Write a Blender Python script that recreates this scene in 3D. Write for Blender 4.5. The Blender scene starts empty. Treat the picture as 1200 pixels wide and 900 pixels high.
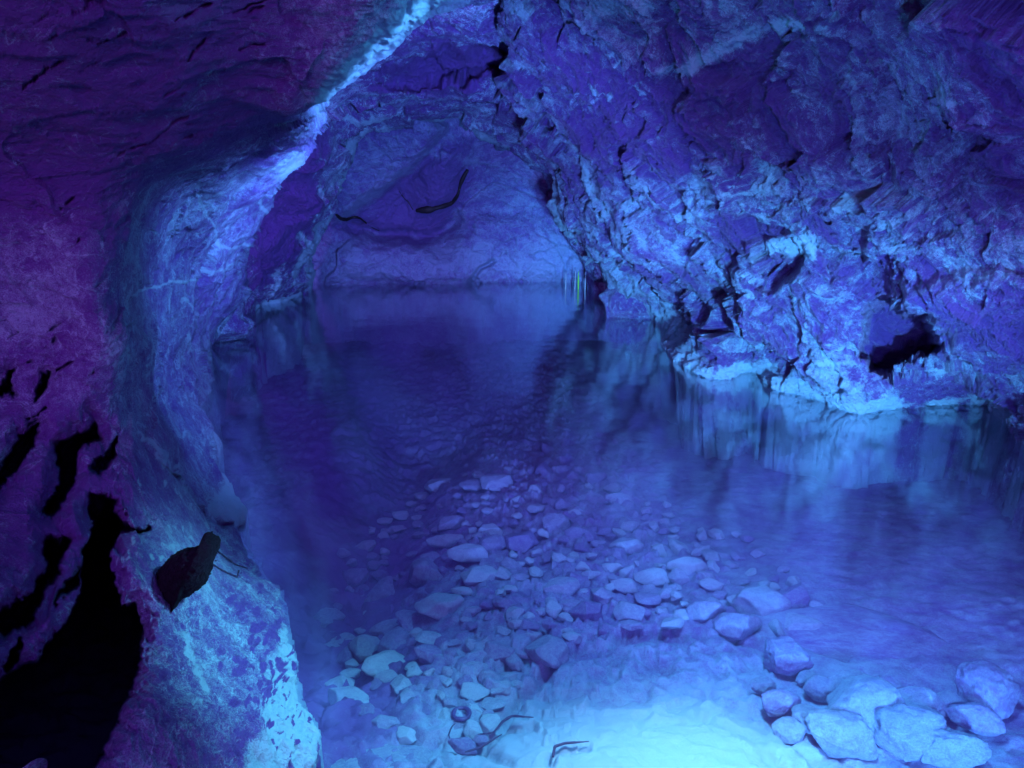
import bpy, math, random
import numpy as np
from mathutils import Vector

random.seed(7)
sc = bpy.context.scene
COL = sc.collection

# ------------------------------------------------------------------ camera
CAM_H, PITCH, FPX = 2.0, math.radians(15.1), 942.0
cam_d = bpy.data.cameras.new("camera")
cam_d.sensor_width = 36.0
cam_d.lens = 36.0 * FPX / 1200.0
cam_d.clip_start, cam_d.clip_end = 0.05, 200.0
cam = bpy.data.objects.new("camera", cam_d)
cam.location = (0, 0, CAM_H)
cam.rotation_euler = (math.pi / 2 - PITCH, 0, 0)
COL.objects.link(cam)
sc.camera = cam
CP, SP = math.cos(PITCH), math.sin(PITCH)


def ray(px, py):
    a = (np.asarray(px, float) - 600) / FPX
    b = (450 - np.asarray(py, float)) / FPX
    return np.stack([a, CP + b * SP, -SP + b * CP], -1)


def at(px, py, Y):
    d = ray(px, py)
    t = np.asarray(Y, float) / d[..., 1]
    return np.array([0, 0, CAM_H]) + d * t[..., None]


def wl(py, z=0.0):
    """distance at which the sight line through image row py meets the height z"""
    d = ray(600.0, py)
    return float((z - CAM_H) / d[2] * d[1])


# ------------------------------------------------------------------ noise
def _hash(ix, iy, iz, seed):
    with np.errstate(over='ignore'):
        h = (ix.astype(np.uint32) * np.uint32(374761393) + iy.astype(np.uint32) * np.uint32(668265263)
             + iz.astype(np.uint32) * np.uint32(2246822519) + np.uint32((seed * 3266489917) & 0xffffffff))
        h = (h ^ (h >> np.uint32(13))) * np.uint32(1274126177)
        h = (h ^ (h >> np.uint32(15))) * np.uint32(2654435761)
        h = h ^ (h >> np.uint32(16))
    return h.astype(np.float64) / 4294967295.0


def vnoise(p, seed=0):
    i = np.floor(p).astype(np.int64)
    f = p - i
    u = f * f * f * (f * (f * 6 - 15) + 10)
    r = 0
    for dx in (0, 1):
        wx = u[:, 0] if dx else 1 - u[:, 0]
        for dy in (0, 1):
            wy = u[:, 1] if dy else 1 - u[:, 1]
            for dz in (0, 1):
                wz = u[:, 2] if dz else 1 - u[:, 2]
                r = r + wx * wy * wz * _hash(i[:, 0] + dx, i[:, 1] + dy, i[:, 2] + dz, seed)
    return r * 2 - 1


def fbm(p, octs=5, gain=0.5, seed=0, ridged=False):
    s, a, tot = 0, 1.0, 0
    q = p.copy()
    for o in range(octs):
        n = vnoise(q, seed + o * 17)
        if ridged:
            n = 1 - 2 * np.abs(n)
        s = s + a * n
        tot += a
        a *= gain
        q = q * 2.03 + 11.7
    return s / tot


def facets(p, seed=0, tilt=0.9, step=0.5):
    """broken rock: every cell is a tilted plane with its own height"""
    i = np.floor(p).astype(np.int64)
    best = np.full(len(p), 1e9)
    out = np.zeros(len(p))
    for dx in (-1, 0, 1):
        for dy in (-1, 0, 1):
            for dz in (-1, 0, 1):
                c = [i[:, 0] + dx, i[:, 1] + dy, i[:, 2] + dz]
                o = np.stack([_hash(*c, seed + 1), _hash(*c, seed + 2), _hash(*c, seed + 3)], 1)
                q = p - (np.stack(c, 1) + o)
                d = (q * q).sum(1)
                g = np.stack([_hash(*c, seed + 4), _hash(*c, seed + 5), _hash(*c, seed + 6)], 1) - 0.5
                v = (q * g).sum(1) * 2 * tilt + (_hash(*c, seed + 7) - 0.5) * step
                m = d < best
                best = np.where(m, d, best)
                out = np.where(m, v, out)
    return out


def smooth(e0, e1, x):
    t = np.clip((x - e0) / (e1 - e0), 0, 1)
    return t * t * (3 - 2 * t)


# ------------------------------------------------------------------ 2-D helpers
def poly_sd(P, poly):
    """signed distance to polygon (negative inside)"""
    poly = np.asarray(poly, float)
    d = np.full(len(P), 1e18)
    ins = np.zeros(len(P), bool)
    n = len(poly)
    for k in range(n):
        a, b = poly[k], poly[(k + 1) % n]
        e = b - a
        w = P - a
        t = np.clip((w @ e) / max(e @ e, 1e-9), 0, 1)
        q = w - t[:, None] * e
        d = np.minimum(d, (q * q).sum(1))
        c = ((a[1] <= P[:, 1]) != (b[1] <= P[:, 1]))
        xi = a[0] + (P[:, 1] - a[1]) / (e[1] if abs(e[1]) > 1e-9 else 1e-9) * e[0]
        ins ^= c & (P[:, 0] < xi)
    d = np.sqrt(d)
    return np.where(ins, -d, d)


def line_d(P, pts):
    pts = np.asarray(pts, float)
    d = np.full(len(P), 1e18)
    for a, b in zip(pts[:-1], pts[1:]):
        e = b - a
        w = P - a
        t = np.clip((w @ e) / max(e @ e, 1e-9), 0, 1)
        q = w - t[:, None] * e
        d = np.minimum(d, (q * q).sum(1))
    return np.sqrt(d)


def tps(ctrl, lam=1e-3):
    """smooth distance map through control points (px, py, Y)"""
    c = np.asarray(ctrl, float)
    X = c[:, :2] / 100.0
    v = np.log(c[:, 2])
    n = len(X)
    def U(r2):
        return 0.5 * r2 * np.log(r2 + 1e-12)
    r2 = ((X[:, None] - X[None]) ** 2).sum(-1)
    A = np.zeros((n + 3, n + 3))
    A[:n, :n] = U(r2) + lam * np.eye(n)
    A[:n, n] = 1
    A[:n, n + 1:] = X
    A[n, :n] = 1
    A[n + 1:, :n] = X.T
    w = np.linalg.solve(A, np.concatenate([v, np.zeros(3)]))
    def f(P):
        Q = P / 100.0
        out = np.empty(len(Q))
        for s in range(0, len(Q), 40000):
            q = Q[s:s + 40000]
            rr = ((q[:, None] - X[None]) ** 2).sum(-1)
            out[s:s + 40000] = U(rr) @ w[:n] + w[n] + q @ w[n + 1:]
        return np.exp(out)
    return f


# ------------------------------------------------------------------ objects
def tag(o, label=None, cat=None, group=None, kind=None):
    if label:
        o['label'] = label
    if cat:
        o['category'] = cat
    if group:
        o['group'] = group
    if kind:
        o['kind'] = kind
    return o


def grid_mesh(name, P, tone=None, closed_s=False, mat=None, origin=None):
    """P: (ns, nv, 3) grid of points -> one mesh object"""
    ns, nv = P.shape[:2]
    V = P.reshape(-1, 3)
    org = np.array(origin if origin is not None else (0, 0, 0), float)
    V = V - org
    a = np.arange(ns if closed_s else ns - 1)
    b = np.arange(nv - 1)
    A, B = np.meshgrid(a, b, indexing='ij')
    A2 = (A + 1) % ns
    F = np.stack([A * nv + B, A * nv + B + 1, A2 * nv + B + 1, A2 * nv + B], -1).reshape(-1, 4)
    me = bpy.data.meshes.new(name)
    me.vertices.add(len(V))
    me.vertices.foreach_set('co', V.astype(np.float32).ravel())
    me.loops.add(F.size)
    me.loops.foreach_set('vertex_index', F.astype(np.int32).ravel())
    me.polygons.add(len(F))
    me.polygons.foreach_set('loop_start', np.arange(0, F.size, 4, dtype=np.int32))
    me.polygons.foreach_set('use_smooth', np.ones(len(F), bool))
    me.update(calc_edges=True)
    if tone is not None:
        at_ = me.attributes.new('tone', 'FLOAT', 'POINT')
        at_.data.foreach_set('value', tone.astype(np.float32).ravel())
    o = bpy.data.objects.new(name, me)
    o.location = org
    if mat:
        me.materials.append(mat)
    COL.objects.link(o)
    return o


def normals(P, closed_s=False):
    if closed_s:
        du = np.roll(P, -1, 0) - np.roll(P, 1, 0)
    else:
        du = np.gradient(P, axis=0)
    dv = np.gradient(P, axis=1)
    n = np.cross(du, dv)
    n /= np.linalg.norm(n, axis=-1, keepdims=True) + 1e-12
    v = np.array([0, 0, CAM_H]) - P
    flip = (n * v).sum(-1, keepdims=True) < 0
    return np.where(flip, -n, n)


def blur(A, it=1):
    for _ in range(it):
        B = A.copy()
        B[1:-1] = (A[:-2] + 2 * A[1:-1] + A[2:]) / 4
        A = B.copy()
        A[:, 1:-1] = (B[:, :-2] + 2 * B[:, 1:-1] + B[:, 2:]) / 4
    return A


SURF = {}
EXTRA = {}


def resample(pts, n):
    pts = np.asarray(pts, float)
    d = np.r_[0, np.cumsum(np.linalg.norm(np.diff(pts[:, :2], axis=0), axis=1))]
    t = np.linspace(0, d[-1], n)
    return np.stack([np.interp(t, d, pts[:, k]) for k in range(pts.shape[1])], 1), d, t


def formation(name, contour, keys, ctrl, ns, nv, relief, disp, tones, mat, fan=1.0, edge_ctrl=True, ext=(1.04, 1.09, 1.15, 1.25)):
    """A rock mass seen through its outline.  contour rows: (px, py, Y, R, w, water):
    outline point, distance, how far the edge rounds off to the back (m) over w px, 1 where it dips into the pool."""
    C, d, t = resample(contour, ns)
    # small wander of the outline
    ck = np.stack([t / 38.0, np.zeros(ns), np.zeros(ns)], 1)
    wob = fbm(ck, 4, 0.6, 5) * 3.0
    tan = np.gradient(C[:, :2], axis=0)
    tan /= np.linalg.norm(tan, axis=1, keepdims=True) + 1e-9
    C[:, 0] += -tan[:, 1] * wob * (1 - 0.7 * C[:, 5])
    C[:, 1] += tan[:, 0] * wob * (1 - 0.7 * C[:, 5])
    kd = np.array([d[k] for k, _ in keys])
    kt = np.array([q for _, q in keys], float)
    T = np.stack([np.interp(t, kd, kt[:, 0]), np.interp(t, kd, kt[:, 1])], 1)
    for _ in range(60):
        T[1:-1] = (T[:-2] + 2 * T[1:-1] + T[2:]) / 4
    v = np.linspace(0, 1, nv) ** fan
    XY = C[:, None, :2] * (1 - v)[None, :, None] + T[:, None] * v[None, :, None]
    L = np.linalg.norm(T - C[:, :2], axis=1)
    s = L[:, None] * v[None]
    F = list(ctrl)
    if edge_ctrl:
        F += [(p[0], p[1], p[2]) for p in contour]
    f = tps(F, 2e-3)
    flat = XY.reshape(-1, 2)
    Y = f(flat).reshape(ns, nv)
    k = np.clip(s / C[:, 4:5], 0, 1)
    Y = Y + C[:, 3:4] * (1 - np.sqrt(1 - (1 - k) ** 2))
    # relief features, in metres, with ragged borders
    q3 = np.concatenate([flat / 26.0, np.zeros((len(flat), 1))], 1)
    warp = np.stack([fbm(q3, 4, 0.6, 31), fbm(q3, 4, 0.6, 57)], 1)
    q8 = np.concatenate([flat / 7.0, np.ones((len(flat), 1))], 1)
    Wp = flat + warp * 9.0 + 3.0 * np.stack([fbm(q8, 3, 0.6, 91), fbm(q8, 3, 0.6, 92)], 1)
    brk = 0.25 + 0.85 * smooth(-0.25, 0.35, fbm(np.concatenate([flat / 13.0, 3 + np.zeros((len(flat), 1))], 1), 3, 0.6, 77))
    dY, tone = np.zeros(len(flat)), np.zeros(len(flat))
    for r in relief:
        if r[0] == 'hole':
            _, poly, dep, soft = r
            sd_ = poly_sd(Wp, poly)
            dY += dep * smooth(soft, -soft, sd_)
            if dep > 0.2:
                dY += min(dep, 0.6) * 0.22 * smooth(soft + 22, -8, sd_)
        else:
            _, pts, dep, w = r
            dY += dep * np.exp(-(line_d(flat + warp * 5.0, pts) / (w * brk)) ** 2) * brk
    for r in tones:
        if r[0] == 'area':
            _, poly, val, soft = r
            tone += val * smooth(soft, -soft, poly_sd(Wp, poly))
        else:
            _, pts, val, w = r
            tone += val * np.exp(-(line_d(Wp, pts) / w) ** 2)
    B = at(XY[..., 0], XY[..., 1], Y)
    EXTRA.pop('t', None)
    nrm = normals(blur(B, 6))
    nrm = blur(nrm, 4)
    nrm /= np.linalg.norm(nrm, axis=-1, keepdims=True) + 1e-12
    D = disp(B.reshape(-1, 3), flat).reshape(ns, nv)
    if 't' in EXTRA:
        tone = tone + EXTRA['t']
    Pp = at(XY[..., 0], XY[..., 1], Y + dY.reshape(ns, nv)) + nrm * D[..., None]
    # behind the outline the rock goes on: back along the sight line, or down under the water
    rings = []
    e = Pp[:, 0]
    dirb = e - np.array([0, 0, CAM_H])
    dirb /= np.linalg.norm(dirb, axis=1, keepdims=True)
    inn = Pp[:, 6] - Pp[:, 0]
    inn /= np.linalg.norm(inn, axis=1, keepdims=True) + 1e-9
    wat = C[:, 5:6]
    down = np.array([[0, 0.12, -1.0]]) 
    for q in (1.6, 0.8, 0.35, 0.12, 0.04):
        air = dirb * q + inn * q * 0.25
        wet = down * q + inn * q * 0.3
        rings.append(e + (air * (1 - wat) + wet * wat) + 0.05 * q * vnoise(e * 4 + q, 3)[:, None])
    # and beyond the frame
    outer = []
    cen = np.array([600.0, 450.0])
    for q in ext:
        xy = cen + (T - cen) * q
        Yo = Y[:, -1] * (1 + 0.04 * (q - 1))
        outer.append(at(xy[:, 0], xy[:, 1], Yo) + 0.15 * vnoise(np.concatenate([xy / 60, Yo[:, None]], 1), 9)[:, None])
    G = np.concatenate([np.stack(rings, 1), Pp, np.stack(outer, 1)], 1)
    tg = tone.reshape(ns, nv)
    tg = np.concatenate([np.repeat(tg[:, :1], len(rings), 1), tg, np.repeat(tg[:, -1:], len(outer), 1)], 1)
    o = grid_mesh(name, G, tg, mat=mat)
    SURF[name] = (flat, Pp.reshape(-1, 3))
    return o


def surf(name, px, py, lift=0.0):
    """point of a finished rock face seen at (px, py), lifted towards the eye"""
    XY, P = SURF[name]
    k = np.argmin(((XY - np.array([px, py])) ** 2).sum(1))
    p = P[k]
    d = np.array([0, 0, CAM_H]) - p
    return p + d / np.linalg.norm(d) * lift


# ------------------------------------------------------------------ materials
def nodes(name):
    m = bpy.data.materials.new(name)
    m.use_nodes = True
    nt = m.node_tree
    return m, nt, nt.nodes['Principled BSDF'], nt.nodes['Material Output']


def rock_mat(name, dark, pale, scale, rough=0.5, bump=0.5, vein=0.5, lo=0.38, hi=0.68, rnd=False, stretch=(1, 1, 1), fine=1.0, spec=0.5):
    m, nt, bs, out = nodes(name)
    N, L = nt.nodes.new, nt.links.new
    tc = N('ShaderNodeTexCoord')
    mp = N('ShaderNodeMapping')
    mp.inputs['Scale'].default_value = stretch
    mp.inputs['Rotation'].default_value = (0.3, 0.5, 0.2)
    L(tc.outputs['Object'], mp.inputs['Vector'])
    vec = mp.outputs[0]
    info = None
    if rnd:
        info = N('ShaderNodeObjectInfo')
        add = N('ShaderNodeVectorMath')
        add.operation = 'ADD'
        cmb = N('ShaderNodeCombineXYZ')
        mul = N('ShaderNodeMath'); mul.operation = 'MULTIPLY'; mul.inputs[1].default_value = 57.0
        L(info.outputs['Random'], mul.inputs[0])
        L(mul.outputs[0], cmb.inputs[0]); L(mul.outputs[0], cmb.inputs[2])
        L(vec, add.inputs[0]); L(cmb.outputs[0], add.inputs[1])
        vec = add.outputs[0]

    def noise(s, det, ro, dist=0.0):
        n = N('ShaderNodeTexNoise')
        n.inputs['Scale'].default_value = s
        n.inputs['Detail'].default_value = det
        n.inputs['Roughness'].default_value = ro
        n.inputs['Distortion'].default_value = dist
        L(vec, n.inputs['Vector'])
        return n.outputs['Fac']

    def math_(op, a, b=None, clamp=False):
        n = N('ShaderNodeMath'); n.operation = op; n.use_clamp = clamp
        for k, x in enumerate((a, b)):
            if x is None:
                continue
            if isinstance(x, (int, float)):
                n.inputs[k].default_value = x
            else:
                L(x, n.inputs[k])
        return n.outputs[0]

    n1 = noise(scale, 5, 0.6, 0.6)
    n2 = noise(scale * 5.3, 9, 0.70, 0.1)
    n3 = noise(scale * 24, 6, 0.7)
    n4 = noise(scale * 75, 4, 0.7)
    n5 = math_('MULTIPLY', math_('SUBTRACT', n4, 0.5), 0.48)
    f = math_('ADD', math_('MULTIPLY', n1, 0.34), math_('ADD', math_('MULTIPLY', n2, 0.40), math_('MULTIPLY', n3, 0.26)))
    # fine mineral veins
    nv_ = noise(scale * 1.7, 5, 0.55, 0.6)
    vn = math_('SUBTRACT', 1.0, math_('MULTIPLY', math_('ABSOLUTE', math_('SUBTRACT', nv_, 0.5)), 45.0), True)
    vn = math_('MULTIPLY', math_('POWER', vn, 2.0), math_('MULTIPLY', n2, vein))
    f = math_('ADD', f, n5)
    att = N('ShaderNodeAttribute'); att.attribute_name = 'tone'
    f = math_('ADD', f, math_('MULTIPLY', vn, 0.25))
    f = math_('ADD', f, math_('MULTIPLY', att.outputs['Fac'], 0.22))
    if rnd:
        f = math_('ADD', f, math_('MULTIPLY', math_('SUBTRACT', info.outputs['Random'], 0.5), 0.22))
    mr = N('ShaderNodeMapRange'); mr.interpolation_type = 'SMOOTHSTEP'
    mr.inputs['From Min'].default_value = lo
    mr.inputs['From Max'].default_value = hi
    L(f, mr.inputs['Value'])
    mix = N('ShaderNodeMix'); mix.data_type = 'RGBA'
    L(mr.outputs[0], mix.inputs['Factor'])
    mix.inputs['A'].default_value = (*dark, 1)
    mix.inputs['B'].default_value = (*pale, 1)
    L(mix.outputs['Result'], bs.inputs['Base Color'])
    rr = N('ShaderNodeMapRange')
    rr.inputs['From Min'].default_value = 0.3; rr.inputs['From Max'].default_value = 0.7
    rr.inputs['To Min'].default_value = rough - 0.14; rr.inputs['To Max'].default_value = rough + 0.16
    L(n2, rr.inputs['Value'])
    L(rr.outputs[0], bs.inputs['Roughness'])
    bs.inputs['Specular IOR Level'].default_value = spec
    h = math_('ADD', math_('MULTIPLY', n2, 1.0), math_('ADD', math_('MULTIPLY', n3, 0.45 * fine), math_('ADD', math_('MULTIPLY', vn, -0.10), math_('MULTIPLY', n4, 0.16 * fine))))
    bp = N('ShaderNodeBump')
    bp.inputs['Strength'].default_value = bump
    bp.inputs['Distance'].default_value = 0.12
    L(h, bp.inputs['Height'])
    L(bp.outputs[0], bs.inputs['Normal'])
    return m


DARK = (0.11, 0.045, 0.25)
PALE = (0.32, 0.58, 0.68)
M_left = rock_mat('near_rock', (0.13, 0.06, 0.31), PALE, 2.6, 0.46, 0.8, 0.9, 0.42, 0.66, spec=0.6)
M_right = rock_mat('broken_rock', DARK, PALE, 3.2, 0.40, 1.0, 0.8, 0.44, 0.68, spec=0.9)
M_arch = rock_mat('arch_rock', DARK, PALE, 1.0, 0.5, 1.0, 0.8, 0.46, 0.64)
M_back = rock_mat('back_rock', (0.17, 0.11, 0.38), (0.28, 0.38, 0.60), 1.4, 0.6, 1.0, 0.5, 0.42, 0.62)
M_stone = rock_mat('pool_stone', (0.12, 0.09, 0.26), (0.30, 0.46, 0.52), 6.0, 0.6, 0.5, 0.3, 0.34, 0.66, rnd=True)
M_bed = rock_mat('pool_bed', (0.10, 0.055, 0.21), (0.22, 0.34, 0.42), 3.5, 0.7, 0.4, 0.3, 0.36, 0.68)
M_slab = rock_mat('pale_slab', (0.16, 0.20, 0.42), (0.36, 0.54, 0.63), 3.0, 0.6, 0.7, 0.4, 0.36, 0.60)
M_black = rock_mat('black_lump', (0.006, 0.004, 0.010), (0.020, 0.014, 0.035), 9.0, 0.8, 0.9, 0.1, spec=0.2)


def plain(name, colr, rough=0.7, scale=30.0, var=0.5):
    m, nt, bs, out = nodes(name)
    n = nt.nodes.new('ShaderNodeTexNoise')
    n.inputs['Scale'].default_value = scale
    n.inputs['Detail'].default_value = 6
    tc = nt.nodes.new('ShaderNodeTexCoord')
    nt.links.new(tc.outputs['Object'], n.inputs['Vector'])
    mx = nt.nodes.new('ShaderNodeMix'); mx.data_type = 'RGBA'
    mx.inputs['A'].default_value = (*[c * (1 - var) for c in colr], 1)
    mx.inputs['B'].default_value = (*[min(1, c * (1 + var)) for c in colr], 1)
    nt.links.new(n.outputs['Fac'], mx.inputs['Factor'])
    nt.links.new(mx.outputs['Result'], bs.inputs['Base Color'])
    bs.inputs['Roughness'].default_value = rough
    b = nt.nodes.new('ShaderNodeBump'); b.inputs['Strength'].default_value = 0.6; b.inputs['Distance'].default_value = 0.01
    nt.links.new(n.outputs['Fac'], b.inputs['Height'])
    nt.links.new(b.outputs[0], bs.inputs['Normal'])
    return m


M_bark = plain('dead_bark', (0.006, 0.004, 0.008), 0.7)
M_twig = plain('twig_bark', (0.03, 0.018, 0.06), 0.7)
M_ring = plain('tarnished_ring', (0.05, 0.03, 0.12), 0.5)
M_drip = plain('pale_dripstone', (0.16, 0.22, 0.26), 0.4)
M_green = plain('green_shoot', (0.14, 0.42, 0.03), 0.6, var=0.15)

# ------------------------------------------------------------------ left rock wall
LW = [  # px, py, Y, R, w, water
    (660, -70, 4.2, .5, 30, 0), (600, 0, 4.1, .5, 25, 0), (560, 6, 4.0, .4, 20, 0), (508, 14, 3.85, .3, 15, 0), (482, 35, 3.8, .3, 15, 0),
    (455, 66, 3.75, .3, 15, 0), (420, 96, 3.7, .3, 15, 0), (382, 126, 3.8, .3, 15, 0), (376, 142, 4.6, .4, 20, 0), (374, 160, 5.2, .5, 30, 0),
    (352, 186, 5.6, .5, 35, 0), (326, 215, 6.2, .4, 30, 0), (308, 245, 7.0, .4, 30, 0), (296, 300, 8.0, .4, 25, 0), (288, 345, 8.6, .4, 25, 0),
    (270, 375, 9.2, .3, 20, .3), (250, 402, wl(402), .1, 15, 1), (240, 430, wl(430), .1, 15, 1), (240, 462, wl(462), .1, 15, 1),
    (247, 500, wl(500), .08, 15, 1), (252, 545, wl(545), .08, 15, 1), (262, 577, wl(577), .08, 15, 1), (278, 600, wl(600), .06, 14, 1),
    (279, 624, wl(624), .06, 14, 1), (302, 656, wl(656), .06, 14, 1), (320, 690, wl(690), .06, 14, 1), (336, 730, wl(730), .06, 14, 1),
    (351, 764, wl(764), .06, 14, 1), (353, 800, wl(800), .06, 14, 1), (364, 832, wl(832), .06, 14, 1), (376, 862, wl(862), .06, 14, 1),
    (370, 886, wl(886), .06, 14, 1), (345, 910, wl(910), .06, 14, 1), (325, 980, wl(980), .06, 14, 1)]
LK = [(0, (560, -130)), (7, (-60, -130)), (11, (-70, 150)), (18, (-70, 470)), (23, (-70, 700)), (30, (-70, 985)), (33, (120, 1000))]
LC = [(-60, -100, 2.3), (100, -100, 2.4), (250, -100, 2.7), (400, -100, 3.2), (500, -90, 3.4),
      (-60, 40, 2.5), (100, 40, 2.6), (250, 40, 2.9), (370, 40, 3.25), (440, 10, 3.3), (350, 100, 3.35),
      (-60, 200, 2.9), (60, 180, 3.0), (160, 150, 3.05), (250, 120, 3.2), (320, 110, 3.3), (345, 130, 3.5),
      (230, 185, 3.5), (310, 172, 4.3), (160, 215, 3.35), (220, 230, 4.2), (280, 225, 5.3),
      (60, 300, 3.1), (130, 300, 3.2), (155, 300, 3.4), (190, 300, 4.3), (240, 300, 6.0),
      (-60, 400, 3.0), (80, 400, 3.1), (150, 400, 3.25), (170, 400, 3.6), (205, 400, 5.1),
      (-60, 520, 2.7), (80, 520, 2.9), (160, 520, 3.2), (200, 520, 3.8),
      (-60, 650, 2.1), (60, 650, 2.3), (120, 620, 2.5), (175, 620, 2.7), (230, 620, 3.3),
      (-60, 780, 1.7), (60, 760, 1.95), (170, 740, 2.2), (260, 740, 2.75), (210, 690, 2.55),
      (130, 850, 1.75), (230, 850, 2.0), (310, 850, 2.3), (-60, 980, 1.3), (60, 960, 1.45), (200, 980, 1.7)]
HOLE = [(-160, 860), (0, 800), (45, 772), (80, 728), (100, 690), (102, 640), (118, 600), (140, 612), (130, 650), (137, 690), (145, 712),
        (160, 706), (170, 735), (160, 775), (145, 820), (110, 890), (80, 1000), (-160, 1000)]
LR = [('hole', HOLE, 2.6, 5),
      ('hole', [(372, 122), (440, 62), (480, 22), (505, 2), (520, -60), (700, -60), (640, 60), (400, 160)], 1.4, 20),
      ('hole', [(-20, 728), (20, 706), (50, 680), (62, 655), (56, 635), (80, 630), (68, 665), (50, 692), (35, 722), (5, 742)], 0.54, 5.1),
      ('hole', [(66, 702), (75, 680), (98, 660), (90, 682)], 0.36, 3.4),
      ('hole', [(-10, 468), (18, 438), (14, 456), (0, 470)], 0.30, 3.4),
      ('hole', [(-10, 565), (12, 530), (25, 513), (46, 500), (28, 535), (22, 548), (0, 568)], 0.48, 3.4),
      ('hole', [(40, 468), (50, 440), (55, 436), (52, 452), (46, 466)], 0.30, 3.4),
      ('hole', [(54, 602), (68, 560), (66, 522), (85, 513), (110, 494), (120, 508), (92, 526), (88, 548), (78, 572), (62, 604)], 0.60, 4.2),
      ('hole', [(108, 602), (108, 580), (136, 584), (126, 602)], 0.48, 3.4),
      ('hole', [(108, 550), (141, 512), (138, 526), (116, 554)], 0.30, 3.4),
      ('hole', [(118, 604), (130, 612), (178, 616), (150, 622), (128, 626)], 0.36, 3.4),
      ('hole', [(8, 780), (28, 748), (24, 770), (12, 790)], 0.30, 3.4),
      ('line', [(186, 545), (215, 570), (245, 600), (278, 624)], 0.096, 3.20),
      ('line', [(-90, -38), (-80, -48), (-70, -58)], 0.036, 1.08), ('line', [(100, 42), (112, 50), (150, 38)], 0.032, 1.08),
      ('line', [(28, 92), (50, 78), (78, 64)], 0.032, 0.96), ('line', [(150, 48), (180, 35), (215, 22)], 0.029, 1.20),
      ('line', [(282, 20), (318, 4)], 0.032, 0.96), ('line', [(220, 72), (246, 52)], 0.029, 0.96),
      ('line', [(125, 188), (180, 160), (222, 136)], 0.029, 1.20), ('line', [(205, 166), (240, 158), (275, 148)], 0.029, 1.20),
      ('line', [(-90, -105), (-85, -92)], 0.029, 1.20), ('line', [(345, 90), (370, 118)], 0.029, 1.20),
      ('line', [(70, 246), (90, 232)], 0.036, 1.20), ('line', [(80, 292), (92, 280)], 0.043, 1.20)]
for k in range(9):
    x, y = random.uniform(0, 150), random.uniform(380, 560)
    l = random.uniform(8, 26)
    LR.append(('line', [(x, y), (x + l * .8, y - l * .55)], random.uniform(.03, .08), random.uniform(1.3, 2.2)))
for k in range(12):
    x, y = random.uniform(0, 330), random.uniform(10, 190)
    l = random.uniform(10, 40)
    LR.append(('line', [(x, y), (x + l, y - l * random.uniform(.35, .6))], random.uniform(.01, .03), random.uniform(1.2, 1.8)))
LT = [('area', [(375, 128), (362, 108), (495, -8), (560, -8), (500, 22), (440, 85)], 0.9, 10),  # light on the roof edge painted in as a paler strip
      ('line', [(350, 190), (330, 200)], 0.8, 12), ('line', [(312, 215), (306, 250)], 1.2, 1.6), ('line', [(328, 208), (327, 225)], 1.0, 1.4),
      ('line', [(235, 205), (240, 250), (250, 285), (300, 287)], 0.8, 1.5), ('line', [(160, 345), (230, 325), (275, 310)], 0.9, 1.6),
      ('line', [(210, 350), (212, 380), (225, 415)], 1.0, 1.6), ('line', [(165, 505), (185, 530), (215, 565)], 1.0, 1.6),
      ('line', [(245, 420), (250, 470), (252, 545), (272, 598)], 0.5, 10),
      ('area', [(300, 860), (330, 740), (350, 765), (376, 862), (372, 890), (280, 910)], 1.3, 12),  # light on the foot put in as a paler tone
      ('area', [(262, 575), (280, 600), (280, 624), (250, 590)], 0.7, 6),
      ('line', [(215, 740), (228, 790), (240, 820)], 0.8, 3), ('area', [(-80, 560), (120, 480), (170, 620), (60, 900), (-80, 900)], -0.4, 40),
      ('area', [(-80, -100), (330, -100), (340, 170), (160, 200), (-80, 260)], -0.5, 40)]  # shade of the unlit overhang painted in as a darker tone
for k in range(50):
    x, y = random.gauss(395, 26), random.gauss(55, 16)
    LT.append(('line', [(x, y), (x + 2, y + 3)], 0.9, 1.1))
for k in range(40):
    x, y = random.choice([(200, 640), (245, 600), (60, 340), (135, 420), (190, 540), (150, 640)])
    x += random.gauss(0, 14); y += random.gauss(0, 18)
    LT.append(('line', [(x, y), (x + 2, y + 6)], 0.9, 1.3))


for k in range(150):
    x, y = random.gauss(318, 28), random.gauss(790, 50)
    LT.append(('line', [(x, y), (x + random.uniform(-4, 3), y + random.uniform(2, 6))], -random.uniform(1.0, 3.2), random.uniform(.9, 2.4)))


def disp_left(P, xy):
    far = np.clip((P[:, 1] - 1.0) / 4.0, 0.25, 1.6)
    q = P @ np.array([[.8, .5, .2], [-.5, .8, -.3], [-.2, .2, .9]])
    a = fbm(P * 1.1, 5, 0.5, 1) * 0.16
    b = facets(q * np.array([2.2, 2.2, 3.6]) + 0.4 * fbm(P * 3, 3, .5, 4)[:, None], 11, 0.5, 0.25) * 0.09
    c = fbm(q * np.array([5, 5, 14]), 5, 0.62, 21, True) * 0.034
    cr = fbm(q * np.array([2.2, 2.2, 9.0]) + 0.5 * fbm(P * 2, 3, .5, 66)[:, None], 3, 0.5, 63, True)
    c = c - 0.035 * smooth(0.62, 0.85, cr) * smooth(260, 60, xy[:, 0])
    low = smooth(640, 740, xy[:, 1]) * smooth(120, 200, xy[:, 0])
    dd = fbm(P * 16, 4, .6, 41, True) * 0.02 * low
    return (a * np.clip(far, .4, 1) + b * far * .8 + c * np.clip(far, .5, 1.2) * (1 - 0.6 * smooth(140, 190, xy[:, 0]) * smooth(170, 220, xy[:, 1])) + dd)


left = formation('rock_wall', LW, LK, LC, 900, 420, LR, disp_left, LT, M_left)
tag(left, 'dark purple foreground rock wall that overhangs and drops along the pool edge to a pale foot', 'rock wall')

# ------------------------------------------------------------------ right rock wall
def W(y, k=0.985):
    return wl(y) * k


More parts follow.
